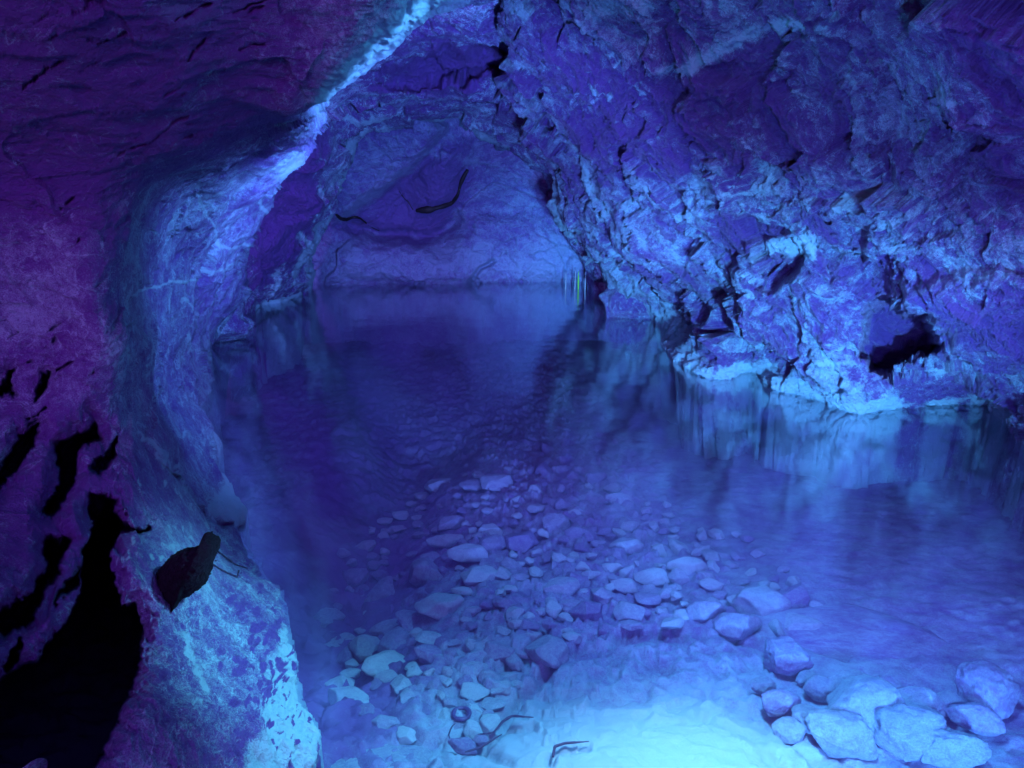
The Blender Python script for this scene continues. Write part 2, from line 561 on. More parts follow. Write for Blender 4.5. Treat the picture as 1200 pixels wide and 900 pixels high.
RW = [(600, -80, 6.3, .3, 25, 0), (606, 10, 6.9, .1, 25, 0), (594, 60, 7.7, .1, 25, 0), (592, 110, 8.5, .1, 25, 0), (617, 150, 9.2, .3, 25, 0),
      (640, 205, 10.4, .4, 22, 0), (652, 260, 11.0, .4, 22, 0), (672, 285, 11.2, .4, 22, 0), (695, 312, 11.2, .4, 22, 0), (714, 337, 11.0, .3, 20, 0),
      (742, 353, 10.7, .3, 20, 0), (766, 370, 10.3, .2, 18, .3), (779, 386, W(386), .1, 14, 1), (773, 402, W(402), .1, 12, 1), (795, 426, W(426), .1, 12, 1),
      (815, 438, W(438), .1, 12, 1), (857, 444, W(444), .1, 12, 1), (877, 436, W(436), .1, 12, 1), (898, 456, W(456), .1, 12, 1), (930, 461, W(461), .1, 12, 1),
      (965, 471, W(471), .1, 12, 1), (1005, 484, W(484), .1, 12, 1), (1035, 477, W(477), .1, 12, 1), (1100, 474, W(474), .1, 12, 1), (1155, 474, W(474), .1, 12, 1),
      (1176, 492, W(492), .1, 12, 1), (1202, 528, W(528), .1, 12, 1), (1240, 572, W(572), .1, 12, 1), (1330, 690, W(690), .1, 12, 1)]
RK = [(0, (640, -130)), (3, (800, -130)), (5, (960, -130)), (9, (1270, -130)), (16, (1280, 80)), (21, (1280, 260)), (24, (1280, 380)), (26, (1300, 460)), (28, (1420, 640))]
RC = [(690, 0, 6.2), (690, 100, 7.1), (720, 200, 7.9), (770, 300, 8.3), (860, 390, 7.2), (800, 90, 6.2), (900, 200, 5.8), (880, 320, 6.3), (960, 420, 6.2),
      (1000, 330, 5.6), (1000, 200, 5.1), (1000, 50, 4.6), (1180, 100, 3.9), (1180, 260, 4.3), (1180, 420, 5.2), (1100, 430, 5.8), (1100, 340, 5.0), (800, -100, 5.2),
      (950, -100, 4.3), (1260, -120, 3.1), (1280, 150, 3.7), (1290, 350, 4.2), (1320, 500, 4.3), (1420, 640, 3.6), (700, -120, 5.9)]
RR = [('hole', [(1018, 362), (1042, 356), (1064, 378), (1078, 396), (1100, 418), (1080, 428), (1045, 430), (1020, 426), (1008, 412)], 1.1, 7),
      ('hole', [(880, 320), (905, 312), (926, 306), (920, 330), (898, 348), (880, 338)], 0.28, 7),
      ('hole', [(832, 250), (848, 244), (912, 282), (905, 294), (838, 292)], 0.12, 10),
      ('hole', [(868, 452), (880, 436), (900, 456)], 0.4, 3),
      ('hole', [(950, 290), (982, 290), (970, 335)], 0.15, 7), ('hole', [(960, 255), (1030, 258), (1008, 312)], 0.15, 7),
      ('hole', [(1105, 132), (1120, 132), (1112, 160)], 0.2, 2), ('hole', [(1036, 345), (1060, 372), (1090, 396), (1125, 428), (1170, 462), (1210, 505), (1330, 560), (1330, 330), (1180, 310), (1090, 320)], -0.25, 16),
      ('hole', [(870, 285), (948, 276), (950, 318), (905, 312), (872, 318)], -0.12, 9),
      ('line', [(694, 205), (698, 225), (692, 242)], 0.240, 2.25), ('line', [(700, 270), (702, 300)], 0.180, 1.50), ('line', [(738, 208), (752, 185)], 0.180, 1.88),
      ('line', [(720, 165), (745, 220), (775, 235)], 0.150, 2.25), ('line', [(645, 58), (652, 70)], 0.180, 1.50), ('line', [(616, 30), (625, 15)], 0.180, 1.50),
      ('line', [(614, 138), (618, 146)], 0.240, 2.25), ('line', [(906, 195), (930, 188), (948, 200), (955, 210)], 0.150, 1.50), ('line', [(970, 258), (1030, 258)], 0.120, 1.50),
      ('line', [(640, 0), (662, 12)], 0.150, 1.50), ('line', [(665, 22), (700, 40)], 0.120, 1.50), ('line', [(898, 370), (896, 392)], 0.150, 1.88),
      ('line', [(820, 360), (825, 350)], 0.120, 1.88), ('line', [(848, 380), (838, 392), (800, 400)], 0.120, 2.25), ('line', [(975, 415), (985, 440), (990, 470)], 0.180, 3.00),
      ('line', [(805, 262), (802, 320)], 0.150, 1.88), ('line', [(1060, 385), (1120, 430), (1180, 480)], -0.120, 9.00), ('line', [(640, 90), (680, 110), (700, 140)], 0.120, 4.50),
      ('line', [(780, 285), (840, 310), (880, 300)], 0.090, 2.25), ('line', [(905, 342), (925, 320), (922, 308)], 0.150, 2.25), ('line', [(1010, 330), (1022, 362), (1010, 400)], 0.072, 3.00)]
for k in range(10):
    x, y = random.uniform(650, 1180), random.uniform(0, 440)
    if y > 440 - (x < 860) * (860 - x) * .6:
        continue
    l = random.uniform(6, 26); g = random.uniform(.9, 2.2) if x < 850 else random.uniform(-1.2, .5)
    RR.append(('line', [(x, y), (x + l * .5, y + l * .5 * g), (x + l * .8, y + l * g)], random.uniform(.05, .14), random.uniform(.9, 1.7)))
RT = [('line', [(790, 69), (830, 56), (870, 42), (935, 26)], 1.3, 7), ('area', [(870, 312), (885, 290), (948, 282), (950, 318), (905, 308)], 1.4, 6),  # mineral vein, then light on the shelf painted as a pale patch
      ('line', [(985, 230), (1015, 236)], 1.3, 5), ('area', [(612, -10), (760, -20), (800, 12), (680, 22)], 0.5, 12),  # the area paints the lit band along the top
      ('line', [(705, 92), (722, 108)], 1.2, 5), ('line', [(750, 85), (760, 105)], 1.0, 4), ('line', [(640, 205), (655, 260), (690, 310)], 0.9, 10),  # last line paints the lit edge beside the arch
      ('line', [(700, 300), (760, 350), (800, 420)], 0.6, 16), ('line', [(1110, 97), (1150, 98)], 0.8, 3),
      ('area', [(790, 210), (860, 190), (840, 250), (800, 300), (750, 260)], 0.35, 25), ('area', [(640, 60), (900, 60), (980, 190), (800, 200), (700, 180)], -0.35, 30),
      ('area', [(835, 250), (848, 244), (912, 282), (905, 292), (838, 290)], -0.8, 5), ('area', [(1030, 350), (1110, 425), (1020, 432), (1012, 400)], -0.8, 5),  # second area paints shade into the recess
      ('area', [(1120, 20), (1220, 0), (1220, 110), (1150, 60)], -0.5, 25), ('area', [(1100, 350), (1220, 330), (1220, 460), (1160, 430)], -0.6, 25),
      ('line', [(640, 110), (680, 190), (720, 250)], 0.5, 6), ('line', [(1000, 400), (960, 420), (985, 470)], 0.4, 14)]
for c in RW[12:27]:  # waterline highlight painted as pale strokes along the lower edge
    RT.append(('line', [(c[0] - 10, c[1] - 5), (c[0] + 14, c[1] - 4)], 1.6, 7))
for k in range(70):
    x, y = random.choice([(715, 100), (740, 90), (820, 220), (870, 210), (1020, 240), (930, 295), (900, 220), (780, 240), (1080, 150)])
    x += random.gauss(0, 26); y += random.gauss(0, 18)
    RT.append(('line', [(x, y), (x + random.uniform(2, 9), y - random.uniform(0, 3))], 0.8, 1.2))


def disp_right(P, xy):
    a = fbm(P * 0.8, 5, 0.5, 2) * 0.22
    wv = 0.35 * np.stack([fbm(P * 1.5, 3, .5, 71), fbm(P * 1.5, 3, .5, 72), fbm(P * 1.5, 3, .5, 73)], 1)
    q = (P + wv) @ np.array([[.75, -.55, .35], [.5, .83, .2], [-.4, .02, .9]])
    b = facets(q * np.array([1.1, 1.6, 2.4]), 3, 0.9, 0.4) * 0.16
    b2 = facets(q * np.array([2.6, 3.4, 5.4]) + 7, 5, 0.9, 0.35) * 0.055
    b3 = facets(q * np.array([7, 8, 13]) + 3, 8, 0.9, 0.5) * 0.024 + facets(q * np.array([17, 19, 28]) + 3, 9, 0.9, 0.5) * 0.010
    c = fbm(q * np.array([7, 7, 12]), 5, 0.62, 22, True) * 0.016
    d = fbm(P * 24, 3, 0.6, 23, True) * 0.008
    EXTRA['t'] = 0.35 * facets(q * np.array([1.1, 1.6, 2.4]), 3, 0, 1) + 0.4 * facets(q * np.array([2.6, 3.4, 5.4]) + 7, 5, 0, 1) + 0.5 * facets(q * np.array([7, 8, 13]) + 3, 8, 0, 1) - 0.08
    e = smooth(0.02, 0.35, P[:, 2])
    return (a + b + b2) * (0.2 + 0.8 * e) + b3 + c + d


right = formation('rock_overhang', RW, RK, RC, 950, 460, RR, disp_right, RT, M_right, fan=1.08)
tag(right, 'broken fractured rock face sloping from the roof into the pool, with a dark recess', 'rock wall')

# ------------------------------------------------------------------ inner arch
AW = [(270, 372, 10.6, .1, 15, 1), (288, 365, 11.2, .1, 12, 1), (305, 359, wl(359), .1, 12, 1), (332, 356, wl(356), .1, 12, 1), (358, 347, wl(347), .2, 14, .8), (367, 328, 12.6, .4, 18, 0),
      (363, 300, 12.5, .4, 20, 0), (374, 275, 12.4, .4, 20, 0), (398, 250, 12.2, .4, 22, 0), (403, 216, 12.1, .4, 22, 0), (411, 186, 12.0, .4, 22, 0),
      (422, 164, 11.9, .4, 20, 0), (442, 149, 11.8, .4, 18, 0), (472, 140, 11.8, .4, 16, 0), (505, 143, 11.8, .4, 16, 0), (540, 142, 11.8, .4, 16, 0),
      (562, 160, 11.9, .4, 16, 0), (600, 168, 12.0, .4, 16, 0), (640, 212, 12.3, .4, 18, 0), (668, 270, 12.8, .4, 18, 0), (690, 326, 13.2, .2, 14, .5), (740, 345, 13.0, .1, 14, 1)]
AK = [(0, (150, 410)), (3, (170, 330)), (6, (190, 200)), (10, (260, 20)), (12, (380, -110)), (15, (560, -170)), (17, (700, -90)), (19, (850, 150)), (21, (900, 330))]
AC = [(320, 320, 11.2), (320, 250, 10.5), (350, 200, 10.0), (385, 150, 9.6), (345, 290, 11.4), (380, 240, 11.2), (395, 190, 10.9), (450, 110, 9.9), (500, 110, 10.3), (560, 110, 10.0), (620, 150, 10.8), (480, 60, 8.6), (560, 60, 8.3),
      (520, 10, 7.6), (560, -80, 6.6), (640, 60, 8.6), (700, 100, 9.2), (260, 100, 8.5), (220, 250, 9.2), (200, 380, 10.0), (760, 200, 11.5), (420, 40, 8.2)]
AR = [('hole', [(440, 92), (520, 62), (600, 66), (610, 84), (540, 92), (470, 100)], 0.35, 5), ('hole', [(420, 125), (500, 88), (560, 96), (600, 120), (540, 130), (450, 132)], -0.15, 6),
      ('line', [(378, 150), (430, 135), (470, 126)], -0.15, 3), ('line', [(568, 65), (562, 88)], 0.12, 3), ('line', [(585, 90), (578, 100)], 0.12, 3), ('line', [(584, 110), (580, 130)], 0.12, 3),
      ('line', [(345, 300), (360, 260), (395, 222)], -0.15, 5), ('line', [(338, 345), (344, 310), (352, 290)], -0.15, 5), ('line', [(318, 345), (326, 300), (340, 275)], -0.12, 5)]
AT = [('line', [(380, 150), (430, 134), (470, 126)], 0.9, 2), ('line', [(402, 215), (398, 245), (370, 272), (362, 300), (366, 328)], 0.8, 7), ('line', [(345, 335), (343, 300), (352, 285), (342, 270)], 0.9, 4),
      ('line', [(318, 340), (318, 310), (326, 295)], 0.7, 3), ('line', [(362, 300), (363, 270)], .6, 3), ('line', [(425, 152), (410, 180), (400, 215)], 0.6, 7), ('area', [(300, 330), (300, 250), (350, 180), (385, 150), (365, 230), (330, 300)], -1.0, 12),  # the area paints shade on the unlit side of the arch leg
      ('line', [(440, 148), (500, 140), (540, 142), (600, 166)], 0.7, 4), ('area', [(430, 100), (520, 60), (620, 66), (600, 92)], -0.9, 10)]  # the area paints shade into the recessed ceiling ledge
for k in range(40):
    x = random.uniform(300, 365)
    AT.append(('line', [(x, 345 + (365 - x) * .2), (x + random.uniform(-3, 3), 349 + (365 - x) * .2)], 0.9, 1.5))


def disp_arch(P, xy):
    a = fbm(P * 0.8, 5, 0.5, 6) * 0.22
    b = facets(P * np.array([1.4, 1.0, 2.2]), 13, 0.8, 0.4) * 0.14
    c = fbm(P * np.array([5, 3, 2.2]), 5, 0.6, 25, True) * 0.038
    d = facets(P * 5, 14, .8, .4) * 0.03
    return a + b + c + d


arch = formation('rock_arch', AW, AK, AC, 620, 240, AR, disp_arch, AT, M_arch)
tag(arch, 'ribbed inner rock arch framing the far chamber, its leg standing in the water', 'rock arch')

# ------------------------------------------------------------------ back wall of the far chamber
nx, ny = 520, 320
gx, gy = np.meshgrid(np.linspace(180, 900, nx), np.linspace(-20, 352, ny), indexing='ij')
fb = tps([(180, 352, 14.0), (360, 340, 14.4), (520, 335, 14.6), (700, 335, 14.5), (900, 340, 13.5), (420, 260, 14.3), (520, 255, 14.5), (620, 260, 14.6), (420, 190, 13.9), (500, 170, 13.6),
          (600, 180, 13.9), (480, 100, 13.0), (600, 100, 13.0), (180, 100, 12.5), (900, 100, 12.5), (540, -20, 12.0), (700, 250, 14.2), (350, 250, 14.0)])
flat = np.stack([gx.ravel(), gy.ravel()], 1)
Yb = fb(flat)
q3 = np.concatenate([flat / 30.0, np.zeros((len(flat), 1))], 1)
Wf = flat + 8 * np.stack([fbm(q3, 4, .6, 3), fbm(q3, 4, .6, 4)], 1)
Yb -= 0.55 * smooth(9, -9, poly_sd(Wf, [(360, 250), (400, 262), (435, 228), (470, 205), (500, 178), (520, 150), (480, 120), (360, 120)]))
Yb -= 0.60 * smooth(12, -30, poly_sd(Wf, [(488, 250), (520, 248), (540, 232), (548, 200), (545, 165), (510, 168), (480, 200)]))
Yb -= 0.45 * smooth(10, -24, poly_sd(Wf, [(375, 330), (385, 285), (430, 282), (470, 275), (520, 285), (560, 250), (640, 250), (690, 300), (700, 340), (375, 340)]))
Yb += 0.35 * np.exp(-(line_d(Wf, [(400, 262), (440, 272), (490, 276), (530, 262)]) / 9) ** 2)
Yb += 0.25 * np.exp(-(line_d(Wf, [(555, 335), (562, 318), (575, 305)]) / 3) ** 2)
Bb = at(flat[:, 0], flat[:, 1], Yb)
Db = fbm(Bb * 0.7, 5, .5, 8) * 0.22 + facets(Bb * np.array([.9, .9, 1.2]), 15, .7, .3) * 0.26 + facets(Bb * 2.6, 16, .7, .3) * 0.11 + fbm(Bb * 4, 5, .6, 9, True) * 0.04
Bb[:, 1] -= Db
Gb = Bb.reshape(nx, ny, 3)
low = Gb[:, -1:].copy(); low[..., 2] -= 2.0
thick = Gb[:, :1].copy(); thick[..., 1] += 2.5
thick2 = low.copy(); thick2[..., 1] += 2.5
Gb = np.concatenate([thick, Gb, low, thick2], 1)
tb = np.zeros(Gb.shape[:2])
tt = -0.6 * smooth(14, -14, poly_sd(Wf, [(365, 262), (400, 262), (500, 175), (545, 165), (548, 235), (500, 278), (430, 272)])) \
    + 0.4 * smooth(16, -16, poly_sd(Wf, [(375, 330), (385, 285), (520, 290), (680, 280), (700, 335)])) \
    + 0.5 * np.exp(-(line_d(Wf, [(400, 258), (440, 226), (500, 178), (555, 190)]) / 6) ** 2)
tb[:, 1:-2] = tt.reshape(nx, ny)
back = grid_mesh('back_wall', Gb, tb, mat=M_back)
SURF['back_wall'] = (flat, Bb)
tag(back, 'smooth indigo rock wall closing the far end of the pool behind the arch', 'rock wall')


# ------------------------------------------------------------------ pool bed and water
def bed_z(x, y):
    x = np.asarray(x, float); y = np.asarray(y, float)
    z = -0.24 - 0.05 * np.clip(y - 2.3, 0, 2) - 0.13 * np.clip(y - 4.0, 0, 6)
    z = z - 0.35 * np.exp(-((x + 1.0) / 0.5) ** 2) * smooth(2.6, 4.0, y)
    z = z + 0.10 * np.exp(-(((x - 0.42) / 0.55) ** 4 + ((y - 2.3) / 0.62) ** 4))
    return np.maximum(z, -1.2)


nx, ny = 620, 640
bx = np.linspace(-1, 1, nx); bx = np.sign(bx) * (np.abs(bx) ** 1.7) * 9 + 0.2
by = 1.2 + (np.linspace(0, 1, ny) ** 1.9) * 15.5
BX, BY = np.meshgrid(bx, by, indexing='ij')
BZ = bed_z(BX, BY)
Pb = np.stack([BX, BY, BZ], -1).reshape(-1, 3)
Pk = Pb * np.array([1, 1, 0.2])
wz = 0.05 * np.stack([fbm(Pk * 5, 3, .5, 81), fbm(Pk * 5, 3, .5, 82), fbm(Pk * 5, 3, .5, 83)], 1)
h = facets((Pk + wz) * np.array([7, 7.5, 1]), 33, .5, .45) * 0.09 + facets((Pk + wz) * np.array([16, 17, 1]) + 5, 34, .6, .5) * 0.045 + fbm(Pk * 1.5, 4, .5, 35) * 0.05 + fbm(Pk * 9, 4, .5, 36) * 0.006
mound = np.exp(-(((Pb[:, 0] - 0.42) / 0.58) ** 4 + ((Pb[:, 1] - 2.3) / 0.66) ** 4))
keep = (1 - 0.75 * smooth(0.9, 1.5, Pb[:, 0])) * (1 - 0.8 * mound)
Pb[:, 2] += h * keep + 0.02 * fbm(Pk * 3, 5, .6, 37) * mound
dd_ = Pb - np.array([0, 0, CAM_H])
cz = dd_[:, 1] * CP - dd_[:, 2] * SP
PX = np.stack([600 + FPX * dd_[:, 0] / cz, 450 - FPX * (dd_[:, 1] * SP + dd_[:, 2] * CP) / cz], 1)
near = (Pb[:, 1] < 4.5) & (cz > 0.3)
wr = 5 * np.stack([fbm(Pk[near] * 9, 3, .6, 38), fbm(Pk[near] * 9, 3, .6, 39)], 1)
for pts, dep, wd in (([(585, 850), (615, 812), (660, 765), (705, 752), (758, 742), (800, 746)], 0.07, 5), ([(640, 772), (700, 768), (760, 766), (790, 772)], 0.03, 3),
                     ([(570, 868), (600, 850), (625, 850)], 0.05, 4), ([(850, 742), (905, 760), (945, 752), (990, 768)], 0.05, 5), ([(645, 895), (652, 880), (690, 874)], 0.04, 4),
                     ([(470, 865), (510, 870), (560, 880), (600, 895)], 0.04, 4), ([(560, 790), (600, 780), (640, 740)], 0.04, 4)):
    Pb[near, 2] -= dep * np.exp(-(line_d(PX[near] + wr, pts) / wd) ** 2)
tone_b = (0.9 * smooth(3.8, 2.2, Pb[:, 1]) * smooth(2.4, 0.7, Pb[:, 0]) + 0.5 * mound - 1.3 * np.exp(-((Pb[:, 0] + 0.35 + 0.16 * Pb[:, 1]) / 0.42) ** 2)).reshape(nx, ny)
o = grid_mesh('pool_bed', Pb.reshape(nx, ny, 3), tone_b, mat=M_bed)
tag(o, 'shallow stony pool bed seen through clear water', 'pool bed', kind='structure')
# ground around and behind, under everything
gm = bpy.data.meshes.new('ground')
gm.from_pydata([(-40, -30, -1.9), (40, -30, -1.9), (40, 40, -1.9), (-40, 40, -1.9)], [], [(0, 1, 2, 3)])
gm.materials.append(M_bed)
o = bpy.data.objects.new('ground', gm); COL.objects.link(o)
tag(o, 'bare rock ground under the cave', 'ground', kind='structure')

m, nt, bs, out = nodes('pool_water')
nt.nodes.remove(bs)
N, L = nt.nodes.new, nt.links.new
tr = N('ShaderNodeBsdfTransparent'); tr.inputs['Color'].default_value = (0.90, 0.94, 0.98, 1)
gl = N('ShaderNodeBsdfGlossy'); gl.inputs['Color'].default_value = (0.95, 0.97, 1, 1); gl.inputs['Roughness'].default_value = 0.12
lw = N('ShaderNodeLayerWeight'); lw.inputs['Blend'].default_value = 0.5
pw = N('ShaderNodeMath'); pw.operation = 'POWER'; pw.inputs[1].default_value = 3.0
fr = N('ShaderNodeMath'); fr.operation = 'MULTIPLY_ADD'; fr.inputs[1].default_value = 0.78; fr.inputs[2].default_value = 0.18
L(lw.outputs['Facing'], pw.inputs[0]); L(pw.outputs[0], fr.inputs[0])
mx = N('ShaderNodeMixShader')
tc = N('ShaderNodeTexCoord'); nz = N('ShaderNodeTexNoise'); nz.inputs['Scale'].default_value = 2.2; nz.inputs['Detail'].default_value = 2
bp = N('ShaderNodeBump'); bp.inputs['Strength'].default_value = 0.12; bp.inputs['Distance'].default_value = 0.05
L(tc.outputs['Object'], nz.inputs['Vector']); L(nz.outputs['Fac'], bp.inputs['Height'])
L(bp.outputs[0], gl.inputs['Normal'])
L(fr.outputs[0], mx.inputs[0]); L(tr.outputs[0], mx.inputs[1]); L(gl.outputs[0], mx.inputs[2])
df = N('ShaderNodeBsdfDiffuse'); df.inputs['Color'].default_value = (0.50, 0.22, 0.65, 1)
m2 = N('ShaderNodeMixShader'); m2.inputs[0].default_value = 0.012
L(mx.outputs[0], m2.inputs[1]); L(df.outputs[0], m2.inputs[2])
L(m2.outputs[0], out.inputs['Surface'])
wm = bpy.data.meshes.new('water')
wm.from_pydata([(-14, -3, 0), (14, -3, 0), (14, 18, 0), (-14, 18, 0)], [], [(0, 1, 2, 3)])
wm.materials.append(m)
water = bpy.data.objects.new('water', wm); COL.objects.link(water)
tag(water, 'still clear pool water reflecting the cave walls', 'water', kind='structure')


# ------------------------------------------------------------------ rocks, stones
def ico(sub):
    import bmesh
    bm = bmesh.new()
    bmesh.ops.create_icosphere(bm, subdivisions=sub, radius=1.0)
    v = np.array([x.co[:] for x in bm.verts])
    f = [[q.index for q in p.verts] for p in bm.faces]
    bm.free()
    return v, f


ICO4, ICO5, ICO6 = ico(4), ico(5), ico(6)


def stone_mesh(name, seed, cuts=14, flat=0.5, rough=0.05, mat=None, ico_=ICO4, scale=(1, 1, 1), soft=0.0):
    r = np.random.default_rng(seed)
    v = ico_[0].copy()
    for _ in range(cuts):
        n = r.normal(size=3); n /= np.linalg.norm(n)
        d = r.uniform(0.55, 0.9)
        e = v @ n - d
        v = v - np.where(e > 0, e * (1 - soft), 0)[:, None] * n
    v = v * (1 + 0.15 * fbm(v * 1.3 + seed, 3, .5, seed))[:, None]
    v = v * (1 + rough * fbm(v * 5 + seed, 4, .6, seed + 1, True))[:, None]
    v = v * np.array([1, r.uniform(.65, .95), flat]) * np.array(scale)
    me = bpy.data.meshes.new(name)
    me.from_pydata(v.tolist(), [], ico_[1])
    me.polygons.foreach_set('use_smooth', np.ones(len(me.polygons), bool))
    if mat:
        me.materials.append(mat)
    return me


def put(name, me, loc, s, rot, label, cat, group=None):
    o = bpy.data.objects.new(name, me)
    o.location = loc
    o.scale = (s, s, s) if not hasattr(s, '__len__') else s
    o.rotation_euler = rot
    COL.objects.link(o)
    return tag(o, label, cat, group)


def bed_point(px, py, sink=0.0):
    """where the sight line meets the pool bed"""
    d = ray(px, py)
    z = -0.2
    for _ in range(12):
        t = (z - CAM_H) / d[2]
        p = np.array([0, 0, CAM_H]) + d * t
        z = float(bed_z(p[0], p[1]))
    return p - np.array([0, 0, sink])


variants = [stone_mesh('stone', 100 + k, 16, random.uniform(.40, .6), 0.05, M_stone) for k in range(12)]
SLABPOLY = [(590, 835), (660, 762), (760, 742), (900, 752), (990, 800), (960, 950), (560, 950)]
big = [(688, 722, 46, 'pale square block at the pool-bed crack, brightest stone left of the rubble patch'), (655, 692, 40, 'dull flat stone behind the pale square block on the pool bed'),
       (733, 690, 32, 'upright pale wedge stone in the middle of the submerged rubble'), (825, 721, 40, 'rounded pale cobble at the right end of the submerged rubble'),
       (893, 712, 58, 'long rounded grey boulder lying right of the rounded pale cobble'), (520, 715, 58, 'broad dim flat stone on the dark left of the pool bed'),
       (612, 640, 46, 'dim slab at the shadow edge farthest out on the pool bed'), (585, 772, 40, 'squarish stone beside the long dark crack of the pool bed'),
       (735, 645, 42, 'thin pale slab at the far side of the submerged rubble'), (805, 668, 44, 'pale flat slab right of the thin pale slab in the rubble'),
       (430, 765, 40, 'smooth dim stone nearest the foot of the dark foreground rock'), (865, 738, 48, 'low pale sliver lying in front of the long grey boulder')]
taken = []
for k, (px, py, w, lab) in enumerate(big):
    p = bed_point(px, py)
    s = w / FPX * np.linalg.norm(p - np.array([0, 0, CAM_H])) * 0.58
    put('stone', variants[k % 12], p + np.array([0, 0, s * .14 + .01]), s, (random.uniform(-.15, .15), random.uniform(-.15, .15), random.uniform(-.5, .5)), lab, 'stone', 'stones on the pool bed')
    taken.append((px, py, w))
rub = [(365, 720), (400, 640), (470, 590), (560, 550), (700, 560), (800, 600), (900, 640), (960, 720), (940, 745), (830, 738), (760, 735), (655, 755), (585, 830), (560, 880), (470, 870), (410, 840)]
n_st = 0
for att_ in range(9000):
    if n_st >= 287:
        break
    px, py = random.uniform(370, 960), random.uniform(550, 880)
    if poly_sd(np.array([[px, py]]), rub)[0] > 0:
        continue
    w = random.choice([16, 20, 22, 24, 28, 32, 40, 52, 64]) * (0.5 + 0.5 * (py - 540) / 250)
    if any(((px - a) ** 2 + ((py - b) * 1.7) ** 2) < (0.36 * (w + c)) ** 2 for a, b, c in taken):
        continue
    taken.append((px, py, w))
    p = bed_point(px, py)
    s = w / FPX * np.linalg.norm(p - np.array([0, 0, CAM_H])) * 0.58
    put('stone', random.choice(variants), p + np.array([0, 0, s * .16 + .01]), (s * random.uniform(.9, 1.25), s, s * random.uniform(.7, 1.2)),
        (random.uniform(-.25, .25), random.uniform(-.25, .25), random.uniform(0, 6.28)), 'small angular stone among the rubble strewn over the pool bed', 'stone', 'small stones strewn over the pool bed')
    n_st += 1


def blob(name, poly, Yf, thick, label, cat, mat, nr=60, na=160, dsp=0.04, dsc=5.0, waterline=False, seed=0, group=None, fuzzy=0.0, dome=1.0):
    """closed rock: the outline faces the viewer, the front bulges towards him and the back is just as thick"""
    poly = np.asarray(poly, float)
    C, _, _ = resample(np.concatenate([poly, poly[:1]]), na + 1)
    C = C[:-1]
    for _ in range(2):
        C = (np.roll(C, 1, 0) + 2 * C + np.roll(C, -1, 0)) / 4
    cen = C.mean(0)
    r = np.r_[np.sin(np.linspace(0, np.pi / 2, nr)), np.sin(np.linspace(np.pi / 2, np.pi, nr))[1:]]
    side = np.r_[-np.cos(np.linspace(0, np.pi / 2, nr)), -np.cos(np.linspace(np.pi / 2, np.pi, nr))[1:]]
    XY = cen + (C - cen)[:, None] * r[None, :, None]
    if waterline:
        Yc = np.array([wl(min(max(y, 335), 1000)) for y in XY[..., 1].ravel()]).reshape(XY.shape[:2]) * 0.0 + Yf
    else:
        Yc = Yf
    Y = Yc + side[None] * thick * dome
    P = at(XY[..., 0], XY[..., 1], Y)
    c0 = P.reshape(-1, 3).mean(0)
    n = P - c0
    n /= np.linalg.norm(n, axis=-1, keepdims=True) + 1e-9
    Q = P.reshape(-1, 3)
    D = dsp * (fbm(Q * dsc + seed, 5, .55, seed) + 0.6 * facets(Q * dsc * 1.4 + seed, seed + 3, .8, .4))
    if fuzzy:
        D = D + fuzzy * fbm(Q * 60, 3, .7, seed + 9, True)
    P = P + n * D.reshape(P.shape[:2])[..., None]
    o = grid_mesh(name, P, np.zeros(P.shape[:2]), closed_s=True, mat=mat, origin=c0)
    return tag(o, label, cat, group)


blob('boulder', [(232, 425), (246, 404), (270, 400), (293, 393), (298, 378), (288, 368), (287, 346), (268, 360), (240, 385)], 9.6, 0.7,
     'low cracked ledge rock at the waterline behind the near rock wall', 'boulder', M_arch, dsp=0.07, dsc=3.0, seed=3)
blob('boulder', [(702, 346), (706, 358), (709, 376), (740, 378), (775, 378), (800, 360), (790, 335), (745, 326), (716, 334)], 11.2, 0.6,
     'wedge shaped rock standing in the water beneath the tip of the broken overhang', 'boulder', M_right, dsp=0.07, dsc=2.5, seed=5)
pb = surf('rock_wall', 215, 685)
blob('lump', [(180, 692), (186, 672), (200, 655), (216, 645), (236, 641), (236, 630), (244, 625), (256, 632), (257, 642), (250, 656), (242, 680), (228, 692), (212, 700), (204, 718), (193, 738), (190, 722), (183, 712)],
     float(pb[1]) - 0.07, 0.16, 'matt black rounded lump with a pointed tip lodged on the pale foreground rock', 'rock lump', M_black, 40, 140, dsp=0.010, dsc=14.0, seed=9, fuzzy=0.012, dome=1.0)

# submerged slabs at the near end of the pool
def slab(px, py, wpx, hpx, yaw, seed, label, dz=0.0, flat=0.35, mat=M_slab):
    p = bed_point(px, py)
    s = wpx / FPX * np.linalg.norm(p - np.array([0, 0, CAM_H])) * 0.5
    me = stone_mesh('slab', seed, 9, 1.0, 0.015, mat, ICO5, soft=0.35)
    o = put('slab', me, p + np.array([0, 0, dz]), (s, s * hpx / wpx * 1.45, s * flat), (0, 0, yaw), label, 'slab')
    return o


